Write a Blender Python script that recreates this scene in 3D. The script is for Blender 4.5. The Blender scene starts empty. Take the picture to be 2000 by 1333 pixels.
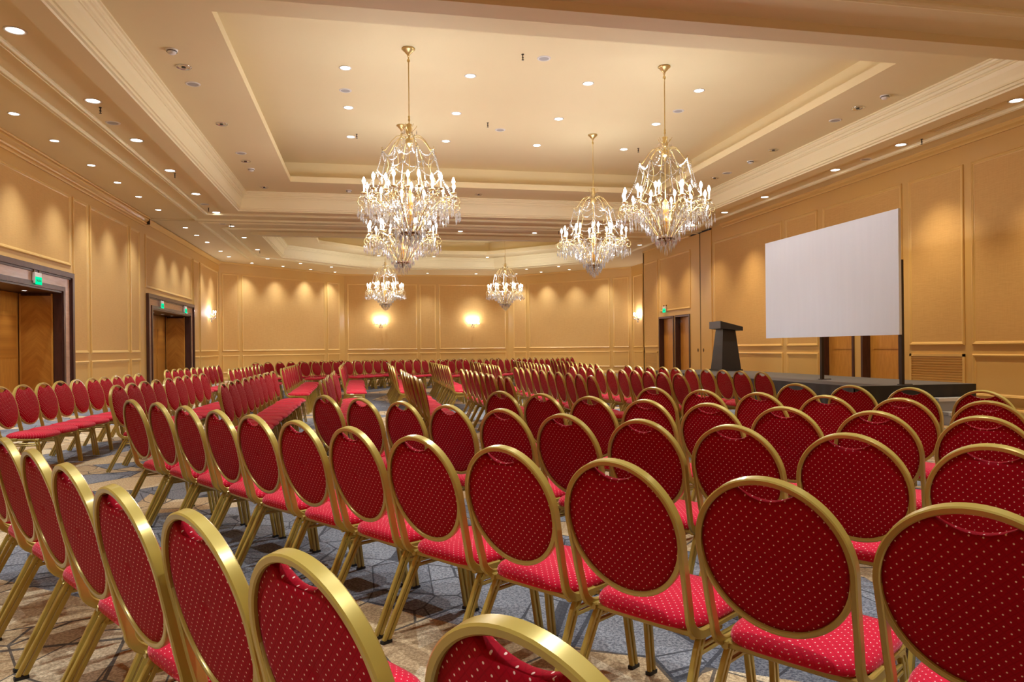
import bpy, bmesh, math, random
from mathutils import Vector, Matrix
random.seed(7)
PI = math.pi
SC = bpy.context.scene
COL = SC.collection

# ---------------------------------------------------------------- camera
EYE = 1.25
cam = bpy.data.cameras.new('camera'); camo = bpy.data.objects.new('camera', cam); COL.objects.link(camo)
cam.sensor_fit = 'HORIZONTAL'; cam.sensor_width = 36.0
cam.lens = 1415.6 / 2000 * 36.0
cam.shift_x = 0.0; cam.shift_y = 13.58 / 2000
cam.clip_start = 0.05; cam.clip_end = 200
yaw, roll = 0.1963, 0.010
fwd = Vector((math.sin(yaw), math.cos(yaw), 0)); rgt = Vector((math.cos(yaw), -math.sin(yaw), 0)); upv = Vector((0, 0, 1))
r2 = rgt * math.cos(roll) - upv * math.sin(roll); u2 = upv * math.cos(roll) + rgt * math.sin(roll)
camo.matrix_world = Matrix(((r2.x, u2.x, -fwd.x, 0), (r2.y, u2.y, -fwd.y, 0), (r2.z, u2.z, -fwd.z, EYE), (0, 0, 0, 1)))
SC.camera = camo

# ---------------------------------------------------------------- world, exposure
w = bpy.data.worlds.new('world'); SC.world = w; w.use_nodes = True
w.node_tree.nodes['Background'].inputs[0].default_value = (1, 0.93, 0.85, 1)
w.node_tree.nodes['Background'].inputs[1].default_value = 0.02
SC.view_settings.view_transform = 'Standard'; SC.view_settings.look = 'None'
SC.view_settings.gamma = 1.0; SC.view_settings.use_curve_mapping = False
SC.view_settings.exposure = 0.61
SC.cycles.use_denoising = True
SC.cycles.use_adaptive_sampling = True; SC.cycles.adaptive_threshold = .02
SC.cycles.max_bounces = 7; SC.cycles.diffuse_bounces = 5; SC.cycles.glossy_bounces = 3
SC.cycles.transparent_max_bounces = 10; SC.cycles.sample_clamp_indirect = 4.0
SC.cycles.caustics_reflective = False; SC.cycles.caustics_refractive = False
P_DOWN = 235.0      # W of one ceiling downlight
P_CHAND = 12.0     # W of one of the six lights of a chandelier
P_SCONCE = 16.0
LAMP_COL = (0.78, 0.88, 1.0)
WARM_COL = (0.86, 0.90, 1.0)

# ---------------------------------------------------------------- materials
def mat(name, col, rough=0.6, metal=0.0, **kw):
    m = bpy.data.materials.new(name); m.use_nodes = True
    b = m.node_tree.nodes['Principled BSDF']
    b.inputs['Base Color'].default_value = (*col, 1); b.inputs['Roughness'].default_value = rough
    b.inputs['Metallic'].default_value = metal
    for k, v in kw.items(): b.inputs[k].default_value = v
    return m
def N(m, t, **kw):
    n = m.node_tree.nodes.new(t)
    for k, v in kw.items(): setattr(n, k, v)
    return n
def L(m, a, b): m.node_tree.links.new(a, b)
def bs(m): return m.node_tree.nodes['Principled BSDF']
def math_n(m, op, a, b=None, c=None, clamp=False):
    n = N(m, 'ShaderNodeMath', operation=op); n.use_clamp = clamp
    for i, v in enumerate((a, b, c)):
        if v is None: continue
        if isinstance(v, (int, float)): n.inputs[i].default_value = v
        else: L(m, v, n.inputs[i])
    return n.outputs[0]
def mix_n(m, fac, a, b, bt='MIX'):
    n = N(m, 'ShaderNodeMix', data_type='RGBA', blend_type=bt)
    if isinstance(fac, (int, float)): n.inputs[0].default_value = fac
    else: L(m, fac, n.inputs[0])
    for s, v in ((6, a), (7, b)):
        if isinstance(v, tuple): n.inputs[s].default_value = (*v, 1)
        else: L(m, v, n.inputs[s])
    return n.outputs[2]
def noise_n(m, vec, scale, detail=2, rough=.5):
    n = N(m, 'ShaderNodeTexNoise'); n.inputs['Scale'].default_value = scale
    n.inputs['Detail'].default_value = detail; n.inputs['Roughness'].default_value = rough
    if vec is not None: L(m, vec, n.inputs['Vector'])
    return n.outputs['Fac']
def scaled(m, vec, s, rot=(0, 0, 0), loc=(0, 0, 0)):
    n = N(m, 'ShaderNodeMapping'); n.inputs['Scale'].default_value = s; n.inputs['Rotation'].default_value = rot
    n.inputs['Location'].default_value = loc
    L(m, vec, n.inputs['Vector']); return n.outputs[0]
def bump(m, h, strength=.3, dist=.002):
    n = N(m, 'ShaderNodeBump'); n.inputs['Strength'].default_value = strength; n.inputs['Distance'].default_value = dist
    L(m, h, n.inputs['Height']); L(m, n.outputs[0], bs(m).inputs['Normal'])
def objco(m): return N(m, 'ShaderNodeTexCoord').outputs['Object']
def ramp01(m, v, lo, hi):
    n = N(m, 'ShaderNodeMapRange'); n.clamp = True
    L(m, v, n.inputs[0]); n.inputs[1].default_value = lo; n.inputs[2].default_value = hi
    return n.outputs[0]

M = {}
def make_materials():
    # painted plaster of the ceiling
    m = mat('ceiling_paint', (.80, .60, .375), .75); co = objco(m)
    f = noise_n(m, co, .7, 3); L(m, mix_n(m, f, (.80, .65, .37), (.84, .70, .41)), bs(m).inputs['Base Color']); M['ceil'] = m
    m = mat('cornice_paint', (.92, .80, .50), .5); M['cornice'] = m
    # painted wall framing
    m = mat('wall_paint', (.66, .40, .135), .42); co = objco(m)
    f = noise_n(m, co, 1.1, 3); L(m, mix_n(m, f, (.64, .37, .10), (.69, .41, .12)), bs(m).inputs['Base Color']); M['wall'] = m
    m = mat('moulding_paint', (.74, .455, .14), .32); M['mould'] = m
    # woven wall covering in the panels: fine horizontal and vertical thread relief
    m = mat('wall_fabric', (.64, .37, .13), .7); co = objco(m)
    a = noise_n(m, scaled(m, co, (6, 6, 160)), 1.0, 3, .6)
    b = noise_n(m, scaled(m, co, (150, 150, 3)), 1.0, 2, .6)
    t = math_n(m, 'ADD', math_n(m, 'MULTIPLY', a, .6), math_n(m, 'MULTIPLY', b, .4))
    t2 = ramp01(m, t, .32, .68)
    big = noise_n(m, co, .6, 2)
    c1 = mix_n(m, t2, (.56, .30, .078), (.72, .42, .135))
    L(m, mix_n(m, big, c1, mix_n(m, .5, c1, (.70, .40, .13))), bs(m).inputs['Base Color'])
    bump(m, t, .35, .002); M['fabric'] = m
    # carpet: facets in blue grey and sand outlined by dark lines
    m = mat('carpet', (.3, .25, .2), .95); co = objco(m)
    warp = N(m, 'ShaderNodeTexNoise'); warp.inputs['Scale'].default_value = .35; L(m, co, warp.inputs['Vector'])
    v1 = N(m, 'ShaderNodeTexVoronoi', feature='F1'); v1.inputs['Scale'].default_value = 1.55; L(m, scaled(m, co, (1, 1, 0), (0, 0, .5)), v1.inputs['Vector'])
    e1 = N(m, 'ShaderNodeTexVoronoi', feature='DISTANCE_TO_EDGE'); e1.inputs['Scale'].default_value = 1.55; L(m, scaled(m, co, (1, 1, 0), (0, 0, .5)), e1.inputs['Vector'])
    v2 = N(m, 'ShaderNodeTexVoronoi', feature='F1'); v2.inputs['Scale'].default_value = 3.6; L(m, scaled(m, co, (1, .55, 0), (0, 0, .9)), v2.inputs['Vector'])
    e2 = N(m, 'ShaderNodeTexVoronoi', feature='DISTANCE_TO_EDGE'); e2.inputs['Scale'].default_value = 3.6; L(m, scaled(m, co, (1, .55, 0), (0, 0, .9)), e2.inputs['Vector'])
    v3 = N(m, 'ShaderNodeTexVoronoi', feature='F1'); v3.inputs['Scale'].default_value = .62; L(m, scaled(m, co, (1, 1, 0), (0, 0, .2), (6.4, 2.9, 0)), v3.inputs['Vector'])
    s1 = N(m, 'ShaderNodeSeparateColor'); L(m, v1.outputs['Color'], s1.inputs[0])
    s2 = N(m, 'ShaderNodeSeparateColor'); L(m, v2.outputs['Color'], s2.inputs[0])
    s3 = N(m, 'ShaderNodeSeparateColor'); L(m, v3.outputs['Color'], s3.inputs[0])
    region = math_n(m, 'ADD', math_n(m, 'MULTIPLY', s3.outputs[0], .65), math_n(m, 'MULTIPLY', s1.outputs[0], .35))
    isblue = math_n(m, 'GREATER_THAN', region, .44)
    grey = mix_n(m, s1.outputs[1], (.06, .06, .072), (.19, .19, .205))
    grey = mix_n(m, math_n(m, 'MULTIPLY', s2.outputs[0], .6), grey, (.32, .30, .28))
    sand = mix_n(m, s1.outputs[2], (.40, .24, .105), (.62, .42, .20))
    sand = mix_n(m, math_n(m, 'MULTIPLY', math_n(m, 'GREATER_THAN', s2.outputs[1], .72), .7), sand, (.78, .62, .38))
    c = mix_n(m, isblue, sand, grey)
    sp = ramp01(m, noise_n(m, co, 70, 3, .8), .43, .57)
    c = mix_n(m, sp, mix_n(m, .62, c, mix_n(m, isblue, (.22, .125, .05), (.03, .03, .04))), mix_n(m, .22, c, mix_n(m, isblue, (.75, .55, .3), (.50, .47, .42))))
    line = math_n(m, 'LESS_THAN', e1.outputs['Distance'], .010)
    line2 = math_n(m, 'MULTIPLY', math_n(m, 'LESS_THAN', e2.outputs['Distance'], .014), math_n(m, 'GREATER_THAN', s1.outputs[0], .35))
    c = mix_n(m, math_n(m, 'MULTIPLY', math_n(m, 'MAXIMUM', line, line2), .82), c, (.02, .018, .02))
    L(m, c, bs(m).inputs['Base Color']); bump(m, noise_n(m, co, 220, 2, .7), .5, .004); M['carpet'] = m
    # chair velvet: small pale dots on a diagonal grid, faint scale weave
    def velvet(name, axes, c1, c2, sh):
        m = mat(name, (.42, .004, .02), .75); co = objco(m)
        s = N(m, 'ShaderNodeSeparateXYZ'); L(m, co, s.inputs[0])
        u, v = s.outputs[axes[0]], s.outputs[axes[1]]
        if axes[1] == 2: v = math_n(m, 'DIVIDE', math_n(m, 'SUBTRACT', v, s.outputs[1]), 1.2)
        if axes[1] == 1:
            zz = math_n(m, 'SUBTRACT', s.outputs[2], .438)
            u = math_n(m, 'ADD', u, math_n(m, 'MULTIPLY', zz, math_n(m, 'MULTIPLY', math_n(m, 'SIGN', s.outputs[0]), -.8)))
            v = math_n(m, 'ADD', v, math_n(m, 'MULTIPLY', zz, math_n(m, 'SIGN', math_n(m, 'SUBTRACT', .035, s.outputs[1]))))
        g = .0205
        A = math_n(m, 'DIVIDE', math_n(m, 'ADD', u, v), g * 1.35); B = math_n(m, 'DIVIDE', math_n(m, 'SUBTRACT', u, v), g * 1.35)
        fa = math_n(m, 'SUBTRACT', math_n(m, 'FRACT', math_n(m, 'ADD', A, 100.5)), .5); fb = math_n(m, 'SUBTRACT', math_n(m, 'FRACT', math_n(m, 'ADD', B, 100.5)), .5)
        d = math_n(m, 'SQRT', math_n(m, 'ADD', math_n(m, 'MULTIPLY', fa, fa), math_n(m, 'MULTIPLY', fb, fb)))
        dot = math_n(m, 'SUBTRACT', 1.0, ramp01(m, d, .085, .115))
        edge = math_n(m, 'MAXIMUM', math_n(m, 'ABSOLUTE', fa), math_n(m, 'ABSOLUTE', fb))
        wv = ramp01(m, edge, .40, .5)
        base = mix_n(m, math_n(m, 'MULTIPLY', wv, .35), c1, c2)
        L(m, mix_n(m, dot, base, (.92, .62, .50)), bs(m).inputs['Base Color'])
        b = bs(m); b.inputs['Sheen Weight'].default_value = sh; b.inputs['Sheen Roughness'].default_value = .35
        b.inputs['Sheen Tint'].default_value = (1.0, .30, .34, 1); b.inputs['Specular IOR Level'].default_value = .12
        bump(m, math_n(m, 'SUBTRACT', 1.0, wv), .25, .001)
        return m
    M['velvet_seat_lit'] = velvet('red_velvet_seat_lit', (0, 1), (.64, .010, .034), (.38, .003, .013), .9); M['velvet_back_shaded'] = velvet('red_velvet_back_shaded', (0, 2), (.36, .0008, .010), (.16, .0, .004), .05)  # one cloth: top light painted into the seat red, shade into the back
    M['gold'] = mat('gold_enamel', (.50, .355, .070), .30, .32, **{'Coat Weight': .35, 'Coat Roughness': .12})
    M['rubber'] = mat('black_rubber', (.012, .011, .01), .6)
    # brass of the chandeliers
    M['brass'] = mat('aged_brass', (.74, .56, .24), .28, .85)
    M['brass_dark'] = mat('dark_bronze', (.20, .11, .045), .35, .8)
    M['amber'] = mat('amber_glass', (.80, .38, .08), .15, .0, **{'Coat Weight': .5})
    m = bpy.data.materials.new('crystal'); m.use_nodes = True; nt = m.node_tree; nt.nodes.clear()
    out = N(m, 'ShaderNodeOutputMaterial'); mx = N(m, 'ShaderNodeMixShader'); g = N(m, 'ShaderNodeBsdfGlossy'); t = N(m, 'ShaderNodeBsdfTransparent')
    df = N(m, 'ShaderNodeBsdfTranslucent'); df.inputs['Color'].default_value = (1, .96, .9, 1); mx2 = N(m, 'ShaderNodeMixShader'); mx2.inputs[0].default_value = .30
    g.inputs['Roughness'].default_value = .08; t.inputs['Color'].default_value = (.97, .97, .97, 1)
    L(m, g.outputs[0], mx2.inputs[1]); L(m, df.outputs[0], mx2.inputs[2])
    mx.inputs[0].default_value = .55; L(m, t.outputs[0], mx.inputs[1]); L(m, mx2.outputs[0], mx.inputs[2]); L(m, mx.outputs[0], out.inputs[0]); M['crystal'] = m
    M['candle'] = mat('candle_sleeve', (.88, .82, .70), .4)
    def emis(name, col, s):
        m = bpy.data.materials.new(name); m.use_nodes = True; m.node_tree.nodes.clear()
        o = N(m, 'ShaderNodeOutputMaterial'); e = N(m, 'ShaderNodeEmission'); e.inputs[0].default_value = (*col, 1); e.inputs[1].default_value = s
        L(m, e.outputs[0], o.inputs[0]); return m
    M['bulb'] = emis('flame_bulb_glow', (1, .95, .86), 40); M['lamp'] = emis('downlight_glow', (1, .98, .94), 9)
    M['exit'] = emis('exit_green_glow', (.0, .55, .22), 1.3)
    M['white_plastic'] = mat('white_plastic', (.78, .74, .68), .4)
    M['grille'] = mat('grey_speaker_mesh', (.42, .39, .36), .6)
    M['chrome'] = mat('chrome', (.75, .74, .72), .12, 1.0)
    M['darkhole'] = mat('dark_gap', (.015, .01, .007), .8)
    M['sprinkler'] = mat('dark_metal', (.05, .035, .025), .4, .6)
    # woods
    def wood(name, c1, c2, rough, vec_scale=(3, 3, .5), rot=(0, 0, 0)):
        m = mat(name, c1, rough); co = objco(m)
        a = noise_n(m, scaled(m, co, vec_scale, rot), 6, 5, .6)
        L(m, mix_n(m, ramp01(m, a, .3, .7), c1, c2), bs(m).inputs['Base Color']); return m
    M['wood_dark'] = wood('dark_mahogany', (.045, .014, .010), (.085, .028, .018), .35)
    M['wood_pink'] = wood('rosy_veneer', (.50, .28, .18), (.60, .36, .24), .25, (3, .5, 3))
    M['wood_door'] = wood('amber_veneer', (.50, .20, .028), (.64, .29, .05), .32)
    # chevron veneer
    m = mat('chevron_veneer', (.36, .125, .014), .28); co = objco(m); s = N(m, 'ShaderNodeSeparateXYZ'); L(m, co, s.inputs[0])
    h = math_n(m, 'ADD', math_n(m, 'ABSOLUTE', s.outputs[0]), s.outputs[2])
    cmb = N(m, 'ShaderNodeCombineXYZ'); L(m, h, cmb.inputs[0]); L(m, math_n(m, 'MULTIPLY', s.outputs[0], .3), cmb.inputs[1])
    a = noise_n(m, cmb.outputs[0], 9, 3, .6); L(m, mix_n(m, ramp01(m, a, .3, .7), (.40, .14, .018), (.56, .23, .035)), bs(m).inputs['Base Color']); M['chevron'] = m
    M['screen'] = mat('screen_white', (.82, .80, .81), .75)
    m = M['screen']; co = objco(m); L(m, mix_n(m, noise_n(m, scaled(m, co, (8, 8, .7)), 1.2, 3), (.74, .78, .86), (.79, .83, .91)), bs(m).inputs['Base Color'])
    M['stage_top'] = mat('stage_carpet', (.075, .07, .068), .55); M['skirt'] = mat('black_skirt', (.012, .011, .012), .5)
    M['lectern'] = mat('lectern_black', (.022, .019, .019), .45); M['lectern_side'] = mat('lectern_grey', (.10, .10, .115), .35)
    M['step'] = mat('step_grey', (.33, .33, .34), .5); M['step_edge'] = mat('step_nosing', (.72, .72, .74), .3, .3)
make_materials()

# ---------------------------------------------------------------- object helpers
def link(name, me, m=None, parent=None, loc=None):
    o = bpy.data.objects.new(name, me); COL.objects.link(o)
    if m is not None and me is not None and not me.materials: me.materials.append(m)
    if parent is not None: o.parent = parent
    if loc is not None: o.location = loc
    return o
def tag(o, label=None, cat=None, group=None, kind=None):
    if label: o['label'] = label
    if cat: o['category'] = cat
    if group: o['group'] = group
    if kind: o['kind'] = kind
    return o
def empty(name, loc=(0, 0, 0), rz=0.0, parent=None):
    o = bpy.data.objects.new(name, None); COL.objects.link(o); o.empty_display_size = .1
    o.location = loc; o.rotation_euler = (0, 0, rz)
    if parent is not None: o.parent = parent
    return o
class MB:
    def __init__(s): s.v = []; s.f = []; s.sm = []
    def add(s, vs, fs, smooth=False):
        k = len(s.v); s.v += [tuple(v) for v in vs]; s.f += [tuple(i + k for i in f) for f in fs]; s.sm += [smooth] * len(fs)
    def box(s, x0, x1, y0, y1, z0, z1):
        s.add([(x0, y0, z0), (x1, y0, z0), (x1, y1, z0), (x0, y1, z0), (x0, y0, z1), (x1, y0, z1), (x1, y1, z1), (x0, y1, z1)],
              [(0, 3, 2, 1), (4, 5, 6, 7), (0, 1, 5, 4), (1, 2, 6, 5), (2, 3, 7, 6), (3, 0, 4, 7)])
    def obox(s, o, ax, ay, az, x0, x1, y0, y1, z0, z1):
        o, ax, ay, az = map(Vector, (o, ax, ay, az))
        p = [o + ax * x + ay * y + az * z for z in (z0, z1) for (x, y) in ((x0, y0), (x1, y0), (x1, y1), (x0, y1))]
        fs = [(0, 3, 2, 1), (4, 5, 6, 7), (0, 1, 5, 4), (1, 2, 6, 5), (2, 3, 7, 6), (3, 0, 4, 7)]
        if ax.cross(ay).dot(az) < 0: fs = [f[::-1] for f in fs]
        s.add(p, fs)
    def sweep(s, pts, sec, nrm=None, closed=False, smooth=True, caps=True, scale=None):
        # sec: list of (b, n) offsets; n is along nrm (fixed reference) made perpendicular to the tangent
        pts = [Vector(p) for p in pts]; n = len(pts); K = len(sec); vs = []
        for i, p in enumerate(pts):
            a = pts[(i - 1) % n] if (closed or i > 0) else p; b = pts[(i + 1) % n] if (closed or i < n - 1) else p
            t = (b - a).normalized()
            ref = Vector(nrm(i) if callable(nrm) else (nrm if nrm is not None else (0, 0, 1)))
            if abs(t.dot(ref)) > .98: ref = Vector((0, 1, 0)) if abs(t.y) < .9 else Vector((1, 0, 0))
            nn = (ref - t * ref.dot(t)).normalized(); bb = t.cross(nn)
            k = scale(i) if scale else 1.0
            vs += [p + bb * (u * k) + nn * (v * k) for u, v in sec]
        fs = []
        m = n if closed else n - 1
        for i in range(m):
            j = (i + 1) % n
            for q in range(K):
                r = (q + 1) % K; fs.append((i * K + q, i * K + r, j * K + r, j * K + q))
        if caps and not closed:
            fs.append(tuple(range(K))[::-1]); fs.append(tuple((n - 1) * K + q for q in range(K)))
        s.add(vs, fs, smooth)
    def tube(s, pts, r, seg=8, **kw):
        s.sweep(pts, [(r * math.cos(2 * PI * i / seg), r * math.sin(2 * PI * i / seg)) for i in range(seg)], **kw)
    def lathe(s, prof, seg=16, c=(0, 0, 0), smooth=True, caps=True):
        vs = []; K = len(prof)
        for i in range(seg):
            a = 2 * PI * i / seg
            vs += [(c[0] + r * math.cos(a), c[1] + r * math.sin(a), c[2] + z) for r, z in prof]
        fs = []
        for i in range(seg):
            j = (i + 1) % seg
            for q in range(K - 1): fs.append((i * K + q, j * K + q, j * K + q + 1, i * K + q + 1))
        s.add(vs, fs, smooth)
        if caps:
            for q in (0, K - 1):
                if prof[q][0] > 1e-5:
                    ring = [(c[0] + prof[q][0] * math.cos(2 * PI * i / seg), c[1] + prof[q][0] * math.sin(2 * PI * i / seg), c[2] + prof[q][1]) for i in range(seg)]
                    s.add(ring, [tuple(range(seg))])
    def octa(s, c, r, h):
        x, y, z = c
        s.add([(x + r, y, z), (x, y + r, z), (x - r, y, z), (x, y - r, z), (x, y, z + h * .45), (x, y, z - h * .55)],
              [(0, 1, 4), (1, 2, 4), (2, 3, 4), (3, 0, 4), (1, 0, 5), (2, 1, 5), (3, 2, 5), (0, 3, 5)])
    def mesh(s, name='mesh', fix=True):
        me = bpy.data.meshes.new(name); me.from_pydata(s.v, [], s.f)
        me.polygons.foreach_set('use_smooth', s.sm)
        if fix:
            b = bmesh.new(); b.from_mesh(me); bmesh.ops.recalc_face_normals(b, faces=b.faces); b.to_mesh(me); b.free()
        me.update(); return me
    def build(s, name, m, parent=None, loc=None): return link(name, s.mesh(name), m, parent, loc)

def rrect(w, d, r, k=2):
    # rounded rectangle section, w along b, d along n
    pts = []
    for cx, cy, a0 in ((w / 2 - r, d / 2 - r, 0), (-w / 2 + r, d / 2 - r, PI / 2), (-w / 2 + r, -d / 2 + r, PI), (w / 2 - r, -d / 2 + r, 1.5 * PI)):
        for i in range(k + 1):
            a = a0 + PI / 2 * i / k; pts.append((cx + r * math.cos(a), cy + r * math.sin(a)))
    return pts

# ---------------------------------------------------------------- room: floor
b = MB(); b.add([(-9, -5, 0), (14, -5, 0), (14, 38, 0), (-9, 38, 0)], [(0, 1, 2, 3)])
tag(b.build('floor', M['carpet']), kind='structure')

# ---------------------------------------------------------------- room: ceiling
ZS, ZB, ZU, ZT = 4.95, 4.85, 5.33, 5.90
def offset_poly(P, d):
    n = len(P); out = []
    for i in range(n):
        p0, p1, p2 = Vector(P[i - 1]), Vector(P[i]), Vector(P[(i + 1) % n])
        e1 = (p1 - p0).normalized(); e2 = (p2 - p1).normalized()
        n1 = Vector((e1.y, -e1.x)); n2 = Vector((e2.y, -e2.x))
        k = (n1 + n2); k = k / k.dot(n1)
        out.append(p1 + k * d)
    return out
def ring(mb, P, prof, sides=None):
    n = len(P); rings = [[(*p, z) for p in offset_poly(P, d)] for d, z in prof]
    vs = [v for r in rings for v in r]; fs = []
    for i in range(len(prof) - 1):
        for j in range(n):
            if sides and j not in sides: continue
            k = (j + 1) % n; fs.append((i * n + j, i * n + k, (i + 1) * n + k, (i + 1) * n + j))
    mb.add(vs, fs)
BAY1 = [(-1.8, 9.23), (7.57, 9.23), (7.57, 18.25), (-1.8, 18.25)]
BAY2 = [(-1.8, 25.4), (7.57, 25.4), (7.57, 28.7), (5.12, 31.15), (.65, 31.15), (-1.8, 28.7)]
BEAM = 1.75
CORN = [(1.20, 5.33), (1.20, 5.305), (1.225, 5.30), (1.235, 5.275), (1.25, 5.265), (1.25, 5.245), (1.275, 5.235), (1.285, 5.20), (1.31, 5.185), (1.31, 5.165), (1.325, 5.16),
        (1.345, 5.10), (1.36, 5.00), (1.37, 4.95), (1.37, 4.925), (1.395, 4.92), (1.40, 4.885), (1.43, 4.875), (1.44, 4.85)]
ceil = MB()
for P in (BAY1, BAY2):
    ring(ceil, P, [(0.38, ZT), (0.38, 5.47), (0.0, 5.47), (0.0, ZU), (1.20, ZU)])
    ring(ceil, P, [(1.44, ZB), (BEAM, ZB), (BEAM, ZS)])
    q = offset_poly(P, .38); ceil.add([(*p, ZT) for p in q], [tuple(range(len(q)))])
i1 = [(*p, ZS) for p in offset_poly(BAY1, BEAM)]
o1 = [(-6.1, 5.73, ZS), (10.7, 5.73, ZS), (10.7, 21.72, ZS), (-6.1, 21.72, ZS)]
ceil.add(i1 + o1, [(j, (j + 1) % 4, 4 + (j + 1) % 4, 4 + j) for j in range(4)])
i2 = [(*p, ZS) for p in offset_poly(BAY2, BEAM)]
o2 = [(-6.1, 21.80, ZS), (12.1, 21.80, ZS), (12.1, 31.75, ZS), (7.1, 36.6, ZS), (-1.15, 36.6, ZS), (-6.1, 31.8, ZS)]
ceil.add(i2 + o2, [(j, (j + 1) % 6, 6 + (j + 1) % 6, 6 + j) for j in range(6)])
ceil.add([(-6.1, -4.1, ZS), (10.7, -4.1, ZS), (10.7, 5.66, ZS), (-6.1, 5.66, ZS)], [(0, 1, 2, 3)])
ceil_o = link('ceiling', ceil.mesh('ceiling'), M['ceil']); tag(ceil_o, kind='structure')
for P in (BAY1, BAY2):
    b = MB(); ring(b, P, CORN); b.build('cornice', M['cornice'], ceil_o)
def strip(d0):
    return [(d0, ZS), (d0, ZS - .03), (d0 + .014, ZS - .05), (d0 + .030, ZS - .052), (d0 + .044, ZS - .030), (d0 + .054, ZS - .030), (d0 + .068, ZS - .052), (d0 + .084, ZS - .05), (d0 + .096, ZS - .03), (d0 + .098, ZS)]
b = MB(); ring(b, BAY1, strip(2.36)); b.build('ceiling_moulding', M['cornice'], ceil_o)
b = MB(); ring(b, BAY2, strip(2.36)); b.build('ceiling_moulding', M['cornice'], ceil_o)
# outer strips, only along the left side and beside the partition track
b = MB(); P = [(-4.65 + 2.8, 5.9 + 2.8), (10.2 - 2.8, 5.9 + 2.8), (10.2 - 2.8, 21.55 - 2.8), (-4.65 + 2.8, 21.55 - 2.8)]
ring(b, P, strip(2.75), sides=(0, 2, 3)); b.build('ceiling_moulding', M['cornice'], ceil_o)
P = [(-4.65 + 2.8, 21.97 + 2.8), (10.9 - 2.8, 21.97 + 2.8), (10.9 - 2.8, 29.2), (5.9, 32.2), (.0, 32.2), (-4.65 + 2.8, 29.8)]
b = MB(); ring(b, P, strip(2.75), sides=(0, 5)); b.build('ceiling_moulding', M['cornice'], ceil_o)
# the two folding-partition tracks: a dark slot between two rails
for yy in (21.76, 5.695):
    b = MB()
    b.box(-6.0, 10.6, yy - .105, yy - .035, ZS - .03, ZS + .02); b.box(-6.0, 10.6, yy + .035, yy + .105, ZS - .03, ZS + .02)
    t = b.build('partition_track', M['ceil'], ceil_o)
    b = MB(); b.box(-6.0, 10.6, yy - .04, yy + .04, ZS + .03, ZS + .06); b.build('track_slot', M['darkhole'], t)
b = MB(); b.box(-9, 14, -5, 38, 6.3, 6.4); tag(b.build('ceiling_slab', M['ceil']), kind='structure').name = 'ceiling_slab'

# ---------------------------------------------------------------- room: walls
PANEL_PROF = [(0, 0), (0, .014), (.010, .026), (.024, .030), (.034, .022), (.046, .022), (.056, .012), (.070, .008), (.070, 0)]
def wall_frame(p0, p1):
    p0 = Vector((*p0, 0)); p1 = Vector((*p1, 0)); ax = (p1 - p0).normalized(); n = Vector((-ax.y, ax.x, 0)); return p0, ax, n, (p1 - p0).length
# walls run with the room on their left side: n points into the room
def make_wall(name, p0, p1, holes=(), panels=(), grilles=(), base=True, top=5.0, thick=.18, base_skip=()):
    o, ax, n, ln = wall_frame(p0, p1); up = Vector((0, 0, 1))
    b = MB(); holes = sorted(holes)
    s = 0.0
    for (a, c, z1) in holes:
        if a > s: b.obox(o, ax, n, up, s, a, -thick, 0, 0, top)
        b.obox(o, ax, n, up, a, c, -thick, 0, z1, top); s = c
    if s < ln: b.obox(o, ax, n, up, s, ln, -thick, 0, 0, top)
    w = b.build(name, M['wall']); tag(w, kind='structure')
    for (a, c, z0, z1) in panels:
        fr = MB(); K = len(PANEL_PROF); vs = []
        for (i, h) in PANEL_PROF:
            for (x, z) in ((a + i, z0 + i), (c - i, z0 + i), (c - i, z1 - i), (a + i, z1 - i)): vs.append(o + ax * x + up * z + n * h)
        fs = [(4 * k + j, 4 * k + (j + 1) % 4, 4 * k + 4 + (j + 1) % 4, 4 * k + 4 + j) for k in range(K - 1) for j in range(4)]
        fr.add(vs, fs); fr.build('panel_moulding', M['mould'], w)
        pb = MB(); i = .069; pb.obox(o, ax, n, up, a + i, c - i, -.002, .006, z0 + i, z1 - i); pb.build('panel', M['fabric'] if z1 > 1.2 else M['wall'], w)
    for (a, c, z0, z1) in grilles:
        g = MB(); fb = .05
        for (x0, x1, q0, q1) in ((a, c, z0, z0 + fb), (a, c, z1 - fb, z1), (a, a + fb, z0, z1), (c - fb, c, z0, z1)): g.obox(o, ax, n, up, x0, x1, 0, .022, q0, q1)
        gr = g.build('vent_grille', M['mould'], w)
        k = 0; z = z0 + fb + .015
        while z < z1 - fb - .02:
            sl = MB(); p = [o + ax * (a + fb) + up * z + n * .004, o + ax * (c - fb) + up * z + n * .004, o + ax * (c - fb) + up * (z + .03) + n * .020, o + ax * (a + fb) + up * (z + .03) + n * .020]
            q = [v + up * .006 for v in p]
            sl.add(p + q, [(0, 1, 2, 3), (7, 6, 5, 4), (0, 4, 5, 1), (1, 5, 6, 2), (2, 6, 7, 3), (3, 7, 4, 0)]); sl.build('slat', M['mould'], gr); z += .048
    if base:
        segs = []; s = 0
        for (a, c) in sorted(base_skip):
            if a > s: segs.append((s, a))
            s = c
        if s < ln: segs.append((s, ln))
        for (a, c) in segs:
            bb = MB(); prof = [(0, 0), (.022, 0), (.022, .095), (.016, .115), (.008, .13), (0, .135)]
            vs = [o + ax * x + n * h + up * z for x in (a, c) for (h, z) in prof]; K = len(prof)
            bb.add(vs, [(k, (k + 1) % K, K + (k + 1) % K, K + k) for k in range(K)] + [tuple(range(K)), tuple(range(K, 2 * K))[::-1]])
            bb.build('skirting', M['mould'], w)
    return w
UP0, UP1, LO0, LO1 = 1.22, 4.49, .31, 1.06
def pair(a, c): return [(a, c, UP0, UP1), (a, c, LO0, LO1)]
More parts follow.
